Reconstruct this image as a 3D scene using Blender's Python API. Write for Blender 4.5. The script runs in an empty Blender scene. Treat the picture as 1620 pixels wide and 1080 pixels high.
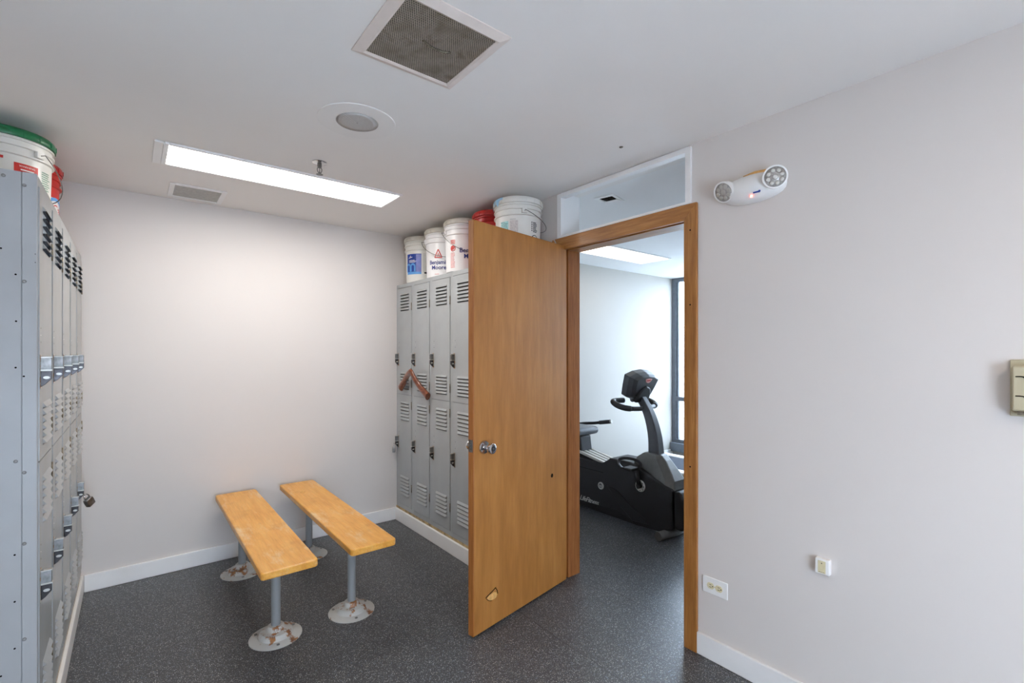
import bpy, bmesh, math, random
from mathutils import Vector, Matrix
random.seed(7)
PI = math.pi
S = bpy.context.scene
C = S.collection

# ------------------------------------------------------------------ materials
def lin(c):
    r = []
    for v in c[:3]:
        v /= 255.0
        r.append(v / 12.92 if v <= 0.04045 else ((v + 0.055) / 1.055) ** 2.4)
    return (r[0], r[1], r[2], 1.0)

class NT:
    def __init__(s, name):
        s.m = bpy.data.materials.new(name); s.m.use_nodes = True
        s.t = s.m.node_tree; s.n = s.t.nodes; s.l = s.t.links
        s.b = s.n['Principled BSDF']
    def new(s, typ, **kw):
        n = s.n.new(typ)
        for k, v in kw.items():
            if k.startswith('i_'):
                n.inputs[k[2:].replace('_', ' ')].default_value = v
            else:
                setattr(n, k, v)
        return n
    def link(s, a, b): s.l.new(a, b)
    def coord(s, scale=(1, 1, 1), rot=(0, 0, 0)):
        tc = s.new('ShaderNodeTexCoord'); mp = s.new('ShaderNodeMapping')
        mp.inputs['Scale'].default_value = scale; mp.inputs['Rotation'].default_value = rot
        s.link(tc.outputs['Object'], mp.inputs['Vector']); return mp.outputs['Vector']
    def noise(s, vec, scale, detail=4, rough=.55):
        n = s.new('ShaderNodeTexNoise'); n.inputs['Scale'].default_value = scale
        n.inputs['Detail'].default_value = detail; n.inputs['Roughness'].default_value = rough
        s.link(vec, n.inputs['Vector']); return n.outputs['Fac']
    def ramp(s, fac, stops, interp='LINEAR'):
        r = s.new('ShaderNodeValToRGB'); r.color_ramp.interpolation = interp
        e = r.color_ramp.elements
        while len(e) < len(stops): e.new(.5)
        for el, (p, c) in zip(e, stops):
            el.position = p; el.color = c if len(c) == 4 else lin(c)
        s.link(fac, r.inputs['Fac']); return r.outputs['Color']
    def mix(s, fac, a, b, mode='MIX'):
        n = s.new('ShaderNodeMixRGB'); n.blend_type = mode
        for inp, v in ((n.inputs['Fac'], fac), (n.inputs['Color1'], a), (n.inputs['Color2'], b)):
            if isinstance(v, (int, float)): inp.default_value = v
            elif isinstance(v, tuple): inp.default_value = v if len(v) == 4 else lin(v)
            else: s.link(v, inp)
        return n.outputs['Color']
    def math(s, op, a, b=0.0, c=None):
        n = s.new('ShaderNodeMath'); n.operation = op
        for i, v in enumerate((a, b, c)):
            if v is None: continue
            if isinstance(v, (int, float)): n.inputs[i].default_value = v
            else: s.link(v, n.inputs[i])
        return n.outputs[0]
    def bump(s, h, strength=.1, dist=.002):
        b = s.new('ShaderNodeBump'); b.inputs['Strength'].default_value = strength
        b.inputs['Distance'].default_value = dist
        s.link(h, b.inputs['Height']); s.link(b.outputs['Normal'], s.b.inputs['Normal'])
    def col(s, c):
        if isinstance(c, tuple): s.b.inputs['Base Color'].default_value = c if len(c) == 4 else lin(c)
        else: s.link(c, s.b.inputs['Base Color'])
    def surf(s, rough=.5, metal=0.0, spec=.5, coat=0.0):
        s.b.inputs['Roughness'].default_value = rough; s.b.inputs['Metallic'].default_value = metal
        s.b.inputs['Specular IOR Level'].default_value = spec
        s.b.inputs['Coat Weight'].default_value = coat

def plain(name, c, rough=.5, metal=0.0, spec=.5, var=.06, vs=20.0, bump=0.0, coat=0.0, scale=(1, 1, 1)):
    t = NT(name); v = t.coord(scale)
    f = t.noise(v, vs)
    a = tuple(min(255, x * (1 + var)) for x in c); b = tuple(x * (1 - var) for x in c)
    t.col(t.ramp(f, [(.3, b), (.7, a)])); t.surf(rough, metal, spec, coat)
    if bump: t.bump(t.noise(v, vs * 12, 2), bump, .001)
    return t.m

M = {}
M['wall'] = plain('wall_paint', (222, 216, 212), .55, spec=.3, var=.006, vs=1.5, bump=.04)
M['gymwall'] = plain('gym_wall_paint', (172, 168, 161), .6, spec=.3, var=.006, vs=1.5)
M['white'] = plain('white_trim_paint', (246, 246, 246), .38, var=.012, vs=6)
M['ceil'] = plain('ceiling_paint', (243, 240, 237), .7, spec=.25, var=.01, vs=1.2)
M['gymceil'] = plain('gym_ceiling_paint', (242, 242, 242), .75, spec=.2, var=.01, vs=2)
M['chrome'] = plain('chrome', (205, 205, 208), .12, 1.0, var=.02)
M['darksteel'] = plain('dark_worn_steel', (74, 72, 74), .25, .9, var=.15, vs=60)
M['steel'] = plain('worn_steel', (132, 131, 130), .36, 1.0, var=.15, vs=60)
M['dull'] = plain('dull_zinc', (140, 140, 138), .45, .8, var=.1, vs=50)
M['dark'] = plain('black_cavity', (12, 11, 10), .9, spec=.1, var=.02)
M['hinge'] = plain('tarnished_hinge', (118, 110, 96), .45, .7, var=.25, vs=90)
M['plinth'] = plain('bare_tan_plinth', (160, 140, 105), .8, var=.25, vs=25)
M['plastic_white'] = plain('white_plastic', (246, 246, 245), .35, var=.01)
M['plastic_ivory'] = plain('ivory_plastic', (222, 212, 176), .4, var=.02)
M['plastic_beige'] = plain('beige_plastic', (186, 177, 150), .5, var=.02)
M['bucket'] = plain('bucket_plastic', (228, 227, 221), .33, spec=.45, var=.015, vs=12)
M['bucket_b'] = plain('white_bucket_plastic', (238, 238, 240), .33, spec=.45, var=.012, vs=12)
M['lidw'] = plain('dusty_lid_plastic', (212, 208, 198), .45, var=.05, vs=25)
M['green'] = plain('green_lid_plastic', (22, 108, 66), .35, var=.05)
M['red'] = plain('red_lid_plastic', (172, 22, 22), .3, var=.12, vs=18, bump=.2)
M['palegrey'] = plain('faded_print', (206, 199, 195), .5, var=.1, vs=140)
M['grilleframe'] = plain('beige_grille_frame', (226, 214, 206), .45, var=.02)
M['redp'] = plain('red_print', (196, 44, 36), .5, var=.05)
M['redpale'] = plain('pale_red_print', (222, 160, 156), .5, var=.12, vs=120)
M['blue'] = plain('blue_print', (24, 62, 152), .4, var=.06)
M['blueviolet'] = plain('violet_print', (108, 118, 186), .4, var=.06)
M['lightblue'] = plain('light_blue_print', (92, 158, 222), .4, var=.05)
M['navy'] = plain('navy_print', (38, 50, 128), .45, var=.05)
M['grayp'] = plain('grey_print', (164, 164, 164), .5, var=.12, vs=160)
M['blackp'] = plain('black_print', (36, 36, 42), .5, var=.05)
M['whitep'] = plain('white_print', (236, 236, 236), .45, var=.01)
M['greenp'] = plain('green_print', (120, 160, 140), .5, var=.12, vs=160)
M['paintblue'] = plain('pale_blue_paint_drips', (148, 196, 226), .4, var=.08, vs=30)
M['teal'] = plain('teal_print', (150, 196, 196), .5, var=.2, vs=90)
M['bike'] = plain('black_shroud_plastic', (19, 19, 21), .48, spec=.4, var=.05, vs=40)
M['bikeg'] = plain('graphite_painted_metal', (88, 87, 84), .4, .35, var=.04, vs=40)
M['bikepost'] = plain('charcoal_painted_post', (66, 67, 70), .4, .3, var=.04, vs=40)
M['rubber'] = plain('black_rubber_grip', (38, 38, 40), .6, var=.08, vs=90)
M['vinyl'] = plain('grey_vinyl_seat', (92, 96, 100), .33, var=.05, vs=20)
M['silver'] = plain('silver_paint', (196, 194, 188), .35, .5, var=.03)
M['alu'] = plain('grey_window_aluminium', (112, 119, 128), .4, .1, var=.04)
M['deck'] = plain('treadmill_belt', (48, 52, 60), .85, spec=.15, var=.06, vs=60)
M['tread'] = plain('treadmill_grey_plastic', (206, 206, 202), .4, var=.03)

def metal_paint(name, c, rust, rough, rscale=18.0, thr=.66, streak=(1, 1, 1)):
    t = NT(name); v = t.coord(); v2 = t.coord(streak)
    base = t.ramp(t.noise(v, 5), [(.3, tuple(x * .975 for x in c)), (.7, tuple(min(255, x * 1.02) for x in c))])
    r = t.ramp(t.noise(v2, rscale, 6, .65), [(thr, (0, 0, 0, 1)), (thr + .05, (1, 1, 1, 1))])
    rc = t.ramp(t.noise(v, 60), [(.35, (96, 52, 30)), (.65, rust)])
    t.col(t.mix(r, base, rc)); t.surf(rough, .0, .5); t.bump(t.noise(v, 240, 2), .03, .001)
    return t.m
M['locker'] = metal_paint('grey_locker_enamel', (168, 172, 174), (160, 124, 84), .24, 14, .735)
M['lockerside'] = metal_paint('blue_grey_locker_side', (168, 170, 172), (150, 110, 76), .3, 10, .72)
M['pole'] = metal_paint('grey_pole_enamel', (144, 148, 150), (150, 110, 70), .4, 20, .76)
M['flange'] = metal_paint('rusty_flange_enamel', (192, 192, 188), (158, 108, 62), .42, 15, .555)
M['rust'] = metal_paint('rust_edged_plate', (158, 152, 142), (176, 128, 64), .4, 40, .52)

def floor_mat():
    t = NT('speckled_rubber_floor'); v = t.coord()
    base = t.ramp(t.noise(v, 9, 5, .7), [(.3, (56, 57, 60)), (.72, (68, 69, 71))])
    out = base
    for sc, thr, stops in ((150, .20, [(.0, (150, 152, 156)), (.45, (196, 194, 186)), (.55, (112, 132, 160)), (.75, (200, 200, 200)), (1, (150, 140, 116))]),
                           (290, .26, [(.0, (132, 136, 142)), (.5, (176, 176, 174)), (1, (122, 138, 158))])):
        vo = t.new('ShaderNodeTexVoronoi'); vo.inputs['Scale'].default_value = sc
        t.link(v, vo.inputs['Vector'])
        sep = t.new('ShaderNodeSeparateColor'); t.link(vo.outputs['Color'], sep.inputs['Color'])
        on = t.math('MULTIPLY', t.math('LESS_THAN', vo.outputs['Distance'], thr + .11), t.math('GREATER_THAN', sep.outputs['Red'], .62))
        colr = t.ramp(sep.outputs['Green'], stops)
        out = t.mix(t.math('MULTIPLY', on, .92), out, colr)
    # butt joints between the rubber rolls
    sx = t.new('ShaderNodeSeparateXYZ'); t.link(v, sx.inputs[0])
    wob = t.math('MULTIPLY', t.math('SUBTRACT', t.noise(v, 5, 5), .5), .035)
    for x0 in (2.197, 1.625):
        d = t.math('ABSOLUTE', t.math('SUBTRACT', t.math('ADD', sx.outputs['X'], wob), x0))
        lim = t.math('MULTIPLY', t.math('LESS_THAN', d, .0022), t.math('LESS_THAN', sx.outputs['Y'], 2.0))
        out = t.mix(t.math('MULTIPLY', lim, .75), out, (30, 30, 32))
    t.col(out); t.surf(.36, 0, .5); t.bump(t.noise(v, 190, 3), .22, .0015)
    return t.m
M['floor'] = floor_mat()

def wood(name, cs, axis, stretch=14.0, scale=5.0, rough=.4, wear=None, coat=.15, wthr=.6):
    t = NT(name)
    sc = [stretch] * 3; sc[axis] = 1.0
    v = t.coord(tuple(sc)); v1 = t.coord()
    f = t.noise(v, scale, 8, .62)
    c = t.ramp(f, [(.28, cs[0]), (.48, cs[1]), (.7, cs[2])])
    sc2 = [stretch * 5] * 3; sc2[axis] = 3.0
    fine = t.noise(t.coord(tuple(sc2)), scale, 4)
    c = t.mix(.22, c, t.ramp(fine, [(.3, tuple(x * .82 for x in cs[1])), (.7, tuple(min(255, x * 1.1) for x in cs[1]))]))
    if wear:
        sw = [9.0] * 3; sw[axis] = 2.2
        w = t.noise(t.coord(tuple(sw)), 1.5, 7, .68)
        c = t.mix(t.math('MULTIPLY', t.ramp(w, [(wthr, (0, 0, 0, 1)), (wthr + .16, (1, 1, 1, 1))]), .85), c, wear)
        blot = t.noise(v1, 7, 5)
        c = t.mix(t.math('MULTIPLY', t.ramp(blot, [(.54, (0, 0, 0, 1)), (.70, (1, 1, 1, 1))]), .25), c, (160, 98, 34))
    t.col(c); t.surf(rough, 0, .45, coat); t.bump(fine, .05, .0008)
    return t.m
M['door'] = wood('honey_veneer', ((148, 94, 40), (166, 110, 50), (184, 128, 64)), 2, 6, 2.2, .5, coat=0)
M['dooredge'] = wood('dark_veneer_edge', ((136, 78, 30), (158, 96, 42), (178, 116, 56)), 2, 14, 6, .5, coat=0)
M['casing'] = wood('stained_casing', ((128, 80, 34), (156, 102, 48), (180, 126, 68)), 2, 12, 5, .45, coat=.05)
M['casingh'] = wood('stained_head_casing', ((132, 84, 38), (160, 106, 54), (186, 134, 76)), 1, 12, 5, .45, coat=.05)
M['jamb'] = wood('red_brown_jamb', ((122, 70, 30), (150, 92, 46), (172, 114, 64)), 2, 14, 6, .5, coat=0)
M['bench'] = wood('yellow_varnished_maple', ((208, 140, 48), (226, 162, 70), (236, 182, 94)), 1, 10, 3.5, .36, wear=(230, 204, 160), wthr=.535)
M['hanger'] = wood('red_brown_hanger_wood', ((62, 27, 11), (108, 50, 19), (154, 80, 32)), 1, 9, 9, .28, coat=.4)
M['rawwood'] = plain('raw_split_wood', (216, 166, 100), .7, var=.12, vs=60)

def emit(name, c, st):
    t = NT(name); t.col((255, 255, 255)); t.surf(.5)
    t.b.inputs['Emission Color'].default_value = lin(c); t.b.inputs['Emission Strength'].default_value = st
    return t.m
M['lamp'] = emit('lit_diffuser', (255, 251, 245), 18.0)
M['lampgym'] = emit('lit_gym_diffuser', (255, 244, 228), 4.5)
M['led'] = emit('red_indicator', (255, 90, 60), 6.0)

def glass_mat(name):
    t = NT(name); o = t.n['Material Output']
    tr = t.new('ShaderNodeBsdfTransparent'); gl = t.new('ShaderNodeBsdfGlossy')
    gl.inputs['Roughness'].default_value = .02
    lw = t.new('ShaderNodeLayerWeight'); lw.inputs['Blend'].default_value = .5
    fac = t.math('ADD', t.math('MULTIPLY', t.math('POWER', lw.outputs['Facing'], 5.0), .6), .025)
    mx = t.new('ShaderNodeMixShader')
    t.link(fac, mx.inputs[0]); t.link(tr.outputs[0], mx.inputs[1]); t.link(gl.outputs[0], mx.inputs[2])
    t.link(mx.outputs[0], o.inputs['Surface']); return t.m
M['glass'] = glass_mat('clear_pane')

def perf_mat():
    t = NT('perforated_dusty_grille'); v = t.coord()
    sx = t.new('ShaderNodeSeparateXYZ'); t.link(v, sx.inputs[0])
    p = .0069
    row = t.math('FLOOR', t.math('DIVIDE', sx.outputs['Y'], p * .866))
    off = t.math('MULTIPLY', t.math('MODULO', t.math('ABSOLUTE', row), 2), .5)
    fx = t.math('SUBTRACT', t.math('FRACT', t.math('ADD', t.math('ADD', t.math('DIVIDE', sx.outputs['X'], p), off), 50)), .5)
    fy = t.math('SUBTRACT', t.math('FRACT', t.math('ADD', t.math('DIVIDE', sx.outputs['Y'], p * .866), 0.0)), .5)
    d = t.math('SQRT', t.math('ADD', t.math('MULTIPLY', fx, fx), t.math('MULTIPLY', fy, fy)))
    hole = t.math('LESS_THAN', d, .37)
    dust = t.ramp(t.noise(v, 14, 5), [(.3, (134, 122, 104)), (.55, (168, 158, 146)), (.75, (112, 96, 72))])
    hc = t.ramp(t.noise(t.coord((1.5, 5, 1)), 5, 4), [(.3, (20, 18, 15)), (.62, (40, 35, 27)), (.8, (84, 72, 54))])
    t.col(t.mix(hole, dust, hc)); t.surf(.6, 0, .3); return t.m
M['perf'] = perf_mat()

def ring_mat():
    t = NT('speaker_ring_perforation'); v = t.coord()
    ln = t.new('ShaderNodeVectorMath'); ln.operation = 'LENGTH'; t.link(v, ln.inputs[0])
    fr = t.math('FRACT', t.math('MULTIPLY', ln.outputs['Value'], 190))
    on = t.math('LESS_THAN', fr, .45)
    t.col(t.mix(on, (214, 210, 206), (158, 151, 147))); t.surf(.6, 0, .3); return t.m
M['rings'] = ring_mat()

def brick_mat():
    t = NT('painted_white_brick'); v = t.coord((1, 1, 1), (PI / 2, 0, PI / 2))
    b = t.new('ShaderNodeTexBrick'); b.inputs['Scale'].default_value = 4.0
    b.inputs['Color1'].default_value = lin((226, 226, 224)); b.inputs['Color2'].default_value = lin((240, 240, 238))
    b.inputs['Mortar'].default_value = lin((196, 196, 194))
    t.link(v, b.inputs['Vector']); t.col(b.outputs['Color']); t.surf(.8); return t.m
M['brick'] = brick_mat()

# ------------------------------------------------------------------ mesh builder
class MB:
    def __init__(s): s.bm = bmesh.new(); s.T = Matrix.Identity(4)
    def v(s, p): return s.bm.verts.new(s.T @ Vector(p))
    def f(s, vs, mi=0, smooth=False):
        try:
            f = s.bm.faces.new(vs); f.material_index = mi; f.smooth = smooth; return f
        except ValueError: return None
    def box(s, x0, x1, y0, y1, z0, z1, mi=0, bev=0.0, seg=2):
        vs = [s.v((x, y, z)) for x in (x0, x1) for y in (y0, y1) for z in (z0, z1)]
        fs = [s.f([vs[i] for i in q], mi) for q in ((0, 1, 3, 2), (4, 6, 7, 5), (0, 4, 5, 1), (2, 3, 7, 6), (0, 2, 6, 4), (1, 5, 7, 3))]
        if bev: s.bevel(fs, bev, seg, mi)
        return s
    def bevel(s, fs, w, seg=2, mi=0):
        es = list({e for f in fs if f for e in f.edges})
        r = bmesh.ops.bevel(s.bm, geom=es, offset=w, segments=seg, affect='EDGES', profile=.5)
        for f in r['faces']: f.material_index = mi; f.smooth = seg > 1
    def prism(s, poly, axis, a, b, mi=0, bev=0.0, seg=2):
        def P(u, w, t):
            return (t, u, w) if axis == 0 else ((u, t, w) if axis == 1 else (u, w, t))
        A = [s.v(P(u, w, a)) for u, w in poly]; B = [s.v(P(u, w, b)) for u, w in poly]
        fs = [s.f(A, mi), s.f(B[::-1], mi)]
        n = len(poly)
        for i in range(n): fs.append(s.f([A[i], B[i], B[(i + 1) % n], A[(i + 1) % n]], mi))
        if bev: s.bevel(fs, bev, seg, mi)
        return s
    def loft(s, rings, mi=0, smooth=True, cap=True, closed=True):
        R = [[s.v(p) for p in r] for r in rings]
        n = len(R[0])
        for a, b in zip(R, R[1:]):
            for i in range(n if closed else n - 1):
                s.f([a[i], a[(i + 1) % n], b[(i + 1) % n], b[i]], mi, smooth)
        if cap: s.f(R[0][::-1], mi); s.f(R[-1], mi)
        return s
    def tube(s, pts, r, n=10, mi=0, cap=True):
        pts = [Vector(p) for p in pts]
        rs = r if isinstance(r, (list, tuple)) else [r] * len(pts)
        rings = []; prev = None
        for i, p in enumerate(pts):
            t = (pts[min(i + 1, len(pts) - 1)] - pts[max(i - 1, 0)]).normalized()
            u = Vector((0, 0, 1)) if prev is None else prev
            u = u - t * u.dot(t)
            if u.length < 1e-4: u = Vector((1, 0, 0)) - t * t.x
            u.normalize(); prev = u; w = t.cross(u)
            rr = rs[i]; ra, rb = rr if isinstance(rr, tuple) else (rr, rr)
            rings.append([p + u * ra * math.cos(2 * PI * k / n) + w * rb * math.sin(2 * PI * k / n) for k in range(n)])
        return s.loft(rings, mi, True, cap)
    def lathe(s, prof, n=40, c=(0, 0, 0), mi=0, cap=True, smooth=True):
        rings = [[(c[0] + r * math.cos(2 * PI * k / n), c[1] + r * math.sin(2 * PI * k / n), c[2] + z) for k in range(n)] for r, z in prof]
        return s.loft(rings, mi, smooth, cap)
    def cyl(s, p0, p1, r, n=20, mi=0): return s.tube([p0, p1], r, n, mi)
    def build(s, name, mats, parent=None, bevel=0.0, edge=None, subs=0):
        bmesh.ops.recalc_face_normals(s.bm, faces=s.bm.faces[:])
        me = bpy.data.meshes.new(name); s.bm.to_mesh(me); s.bm.free()
        for m in (mats if isinstance(mats, (list, tuple)) else [mats]): me.materials.append(m)
        o = bpy.data.objects.new(name, me); C.objects.link(o)
        if parent: o.parent = parent
        if bevel:
            b = o.modifiers.new('bevel', 'BEVEL'); b.width = bevel; b.segments = 2; b.limit_method = 'ANGLE'; b.angle_limit = .7
        if subs:
            m = o.modifiers.new('sub', 'SUBSURF'); m.levels = subs; m.render_levels = subs
        if edge:
            for p in me.polygons: p.use_smooth = True
            me.set_sharp_from_angle(angle=edge)
        return o

def spline(pts, n=8):
    P = [Vector(p) for p in pts]; out = []
    for i in range(len(P) - 1):
        a, b, c, d = P[max(i - 1, 0)], P[i], P[i + 1], P[min(i + 2, len(P) - 1)]
        for k in range(n):
            t = k / n
            out.append(.5 * ((2 * b) + (c - a) * t + (2 * a - 5 * b + 4 * c - d) * t * t + (3 * b - a - 3 * c + d) * t ** 3))
    out.append(P[-1]); return out

def tag(o, label, cat, group=None):
    o['label'] = label; o['category'] = cat
    if group: o['group'] = group
    return o
def thing(name, label, cat, loc=(0, 0, 0), rz=0.0, group=None):
    o = bpy.data.objects.new(name, None); C.objects.link(o); o.empty_display_size = .1
    o.location = loc; o.rotation_euler = (0, 0, rz); return tag(o, label, cat, group)
def struct(o, label=None, cat=None):
    o['kind'] = 'structure'
    if label: o['label'] = label; o['category'] = cat or 'room'
    return o
def dup(root, loc, rz, label):
    r = root.copy(); C.objects.link(r); r.location = loc; r.rotation_euler = (0, 0, rz); r['label'] = label
    def rec(a, b):
        for ch in list(a.children):
            c = ch.copy(); C.objects.link(c); c.parent = b; rec(ch, c)
    rec(root, r); return r

def text_polys(txt, size, bold=0.0, shear=0.0, spacing=1.0, align='CENTER'):
    cu = bpy.data.curves.new('t', 'FONT'); cu.body = txt; cu.size = size; cu.align_x = align
    cu.offset = bold; cu.shear = shear; cu.space_character = spacing; cu.resolution_u = 3
    to = bpy.data.objects.new('t', cu); C.objects.link(to)
    dg = bpy.context.evaluated_depsgraph_get()
    me = bpy.data.meshes.new_from_object(to.evaluated_get(dg))
    vs = [tuple(v.co) for v in me.vertices]; fs = [tuple(p.vertices) for p in me.polygons]
    bpy.data.objects.remove(to); bpy.data.curves.remove(cu); bpy.data.meshes.remove(me)
    return vs, fs
def add_text(mb, txt, size, place, mi=0, **kw):
    vs, fs = text_polys(txt, size, **kw)
    V = [mb.v(place(x, y)) for x, y, _ in vs]
    for f in fs: mb.f([V[i] for i in f], mi)

# ------------------------------------------------------------------ key dimensions
XR = 2.06; XG = 2.21           # locker-room side and gym side of the door wall
YB = 3.715; ZC = 2.375
XL = -.56; YR = -1.7
XW = 5.66; YG = 3.63; YGR = -1.9
OY0, OY1, OH = 1.245, 2.09, 2.04  # door opening
TZ0, TZ1 = 2.109, 2.352            # transom opening

# ------------------------------------------------------------------ setting
m = MB(); m.box(XL - .1, XW + .1, YGR - .1, YB + .1, -.08, 0); struct(m.build('floor', M['floor']))
m = MB(); m.box(XL - .1, XG, YR - .1, YB + .1, ZC, ZC + .1); struct(m.build('ceiling', M['ceil']))
m = MB()  # gym ceiling with the torn opening in it
hx0, hx1, hy0, hy1 = 2.325, 2.415, 1.93, 2.02
for b in ((XG, hx0, YGR - .1, YB + .1), (hx1, XW + .1, YGR - .1, YB + .1), (hx0, hx1, YGR - .1, hy0), (hx0, hx1, hy1, YB + .1)):
    m.box(*b, ZC, ZC + .1)
m.box(hx0, hx1, hy0, hy1, ZC + .09, ZC + .1, 1)
for q in ((hx0, hx0 + .002, hy0, hy1), (hx1 - .002, hx1, hy0, hy1), (hx0 + .002, hx1 - .002, hy0, hy0 + .002), (hx0 + .002, hx1 - .002, hy1 - .002, hy1)): m.box(*q, ZC - .0002, ZC + .09, 1)  # hole sides coloured black to stand in for the shade inside
struct(m.build('ceiling', [M['gymceil'], M['dark']]))
m = MB(); m.box(XL - .1, XG, YB, YB + .1, 0, ZC); struct(m.build('wall_back', M['wall']))
m = MB(); m.box(XL - .1, XL, YR, YB, 0, ZC); struct(m.build('wall_left', M['wall']))
m = MB()
FW0, FW1, FZ0, FZ1 = -.4, 1.1, .2, 1.3  # opening for a window behind the camera, added to bring in fill daylight
for q in ((XL - .1, FW0, 0, ZC), (FW1, XG, 0, ZC), (FW0, FW1, 0, FZ0), (FW0, FW1, FZ1, ZC)): m.box(q[0], q[1], YR - .1, YR, q[2], q[3])
struct(m.build('wall_front', M['wall']))
m = MB()
for q in ((FW0, FW0 + .05, FZ0, FZ1), (FW1 - .05, FW1, FZ0, FZ1), (FW0 + .05, FW1 - .05, FZ0, FZ0 + .05), (FW0 + .05, FW1 - .05, FZ1 - .05, FZ1), (.38, .42, FZ0 + .05, FZ1 - .05)): m.box(q[0], q[1], YR - .08, YR - .02, q[2], q[3])
o = struct(m.build('window_4', M['alu']))
m = MB(); m.box(FW0 + .05, .38, YR - .052, YR - .048, FZ0 + .05, FZ1 - .05); m.box(.42, FW1 - .05, YR - .052, YR - .048, FZ0 + .05, FZ1 - .05); m.build('pane', M['glass'], o)
m = MB()
JT = .022
a0, a1, ah = OY0 - JT, OY1 + JT, OH + JT
tt0, tt1 = OY0 - .005, OY1 + .0
m.box(XR, XG, YR, a0, 0, ZC); m.box(XR, XG, a1, YB, 0, ZC)
m.box(XR, XG, a0, a1, ah, TZ0 - .012)
m.box(XR, XG, a0, tt0 - .0, TZ0 - .012, ZC); m.box(XR, XG, tt1, a1, TZ0 - .012, ZC)
struct(m.build('wall_right', M['wall']))
m = MB(); m.box(XG, XW + .1, YG, YG + .085, 0, ZC); struct(m.build('wall_gym_back', M['gymwall']))
m = MB(); m.box(XG, XW + .1, YGR - .1, YGR, 0, ZC); struct(m.build('wall_gym_front', M['gymwall']))
m = MB(); m.box(XG, XW, YG - .014, YG, 0, .1, bev=.003); struct(m.build('baseboard_gym_back', M['white']))
# gym window wall : low curb wall, sill and head
m = MB(); m.box(XW, XW + .1, YGR, YG, 0, .08); struct(m.build('wall_gym_window', M['gymwall']))
m = MB(); m.box(XW - .05, XW + .08, YGR, YG, .08, .19, bev=.004); struct(m.build('trim_1', M['alu']))
wn = [3.63, 2.43, 1.23]
for i, (y1, y0) in enumerate(zip(wn, wn[1:])):
    m = MB()
    m.box(XW, XW + .07, y1 - .055, y1, .19, ZC); m.box(XW, XW + .07, y0, y0 + .03, .19, ZC)
    for z0, z1 in ((.19, .235), (.745, .80), (2.325, ZC)): m.box(XW, XW + .07, y0 + .03, y1 - .055, z0, z1)
    for z0, z1 in ((.235, .745), (.80, 2.325)):
        m.box(XW + .02, XW + .05, y1 - .085, y1 - .055, z0, z1); m.box(XW + .02, XW + .05, y0 + .03, y0 + .05, z0, z1)
    o = struct(m.build('window_%d' % (i + 2), M['alu']))
    m = MB()
    for z0, z1 in ((.235, .745), (.80, 2.325)): m.box(XW + .032, XW + .036, y0 + .05, y1 - .085, z0, z1)
    m.build('pane', M['glass'], o)
m = MB(); m.box(XW, XW + .1, YGR, 1.23, .19, ZC); struct(m.build('wall_gym_corner', M['gymwall']))

# baseboards
def bboard(x0, x1, y0, y1, name, mat=M['white'], h=.1):
    m = MB(); m.box(x0, x1, y0, y1, 0, h, bev=.004); return struct(m.build(name, mat))
LXF = -.232                   # left locker faces
RXF = 1.735                   # right locker faces
bboard(LXF + .014, RXF - .02, YB - .015, YB, 'baseboard_back')
bboard(LXF - .002, LXF + .0135, -.2, YB, 'baseboard_left')
bboard(RXF - .0195, RXF - .004, 2.2, YB - .001, 'baseboard_right')
bboard(XR - .014, XR, YR, OY0 - .06, 'baseboard_door_wall')
# bare plinths the lockers stand on
m = MB(); m.box(RXF - .004, XR - .002, 2.24, YB, 0, .115); struct(m.build('trim_2', M['plinth']))
m = MB(); m.box(XL, LXF - .002, 2.07, YB, 0, .115); struct(m.build('trim_3', M['plinth']))

# door lining and casing
m = MB()
m.box(XR - .002, XG + .002, OY1, OY1 + JT - .002, 0, OH + JT - .002)       # hinge jamb
m.box(XR + .05, XG + .002, OY1 - .013, OY1, 0, OH - .013)                # its stop
struct(m.build('trim_4', M['jamb']))
m = MB()
m.box(XR - .002, XG + .002, OY0 - JT + .002, OY0, 0, OH + JT - .002)
m.box(XR + .05, XG + .002, OY0, OY0 + .013, 0, OH - .013)
o = struct(m.build('trim_5', M['jamb']))
m = MB(); m.box(XR - .01, XR + .03, OY0, OY0 + .0022, .905, .985); m.tube([(XR - .008, OY0 + .001, .905), (XR - .008, OY0 + .001, .985)], .0045)
m.build('strike_plate', M['hinge'], o)
m = MB(); m.box(XR - .002, XG + .002, OY0, OY1, OH, OH + JT - .002); m.box(XR + .05, XG + .002, OY0 + .013, OY1 - .013, OH - .013, OH)
struct(m.build('trim_6', M['casingh']))
CW = .062
m = MB(); m.prism([(OY0 - CW, 0), (OY0 + .004, 0), (OY0 + .004, OH - .02), (OY0 - CW, 2.0955)], 0, XR - .016, XR, bev=.003)
m2 = MB()
o = struct(m.build('trim_7', M['casing']))
for z in (1.62, .86, 1.97): m2.cyl((XR - .0165, OY0 - .03, z), (XR - .012, OY0 - .03, z), .004, 10)
m2.build('nail_hole', M['dark'], o)
m = MB(); m.prism([(OY0 + .004, OH - .02), (OY1 - .004, OH - .02), (OY1 + CW - .02, 2.0955), (OY0 - CW, 2.0955)], 0, XR - .016, XR, bev=.003)
struct(m.build('trim_8', M['casingh']))
m = MB(); m.prism([(OY1 - .004 + .02, 0), (OY1 + CW, 0), (OY1 + CW, 2.0955), (OY1 + .016, OH - .02)], 0, XR - .016, XR, bev=.003)
struct(m.build('trim_9', M['casing']))

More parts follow.
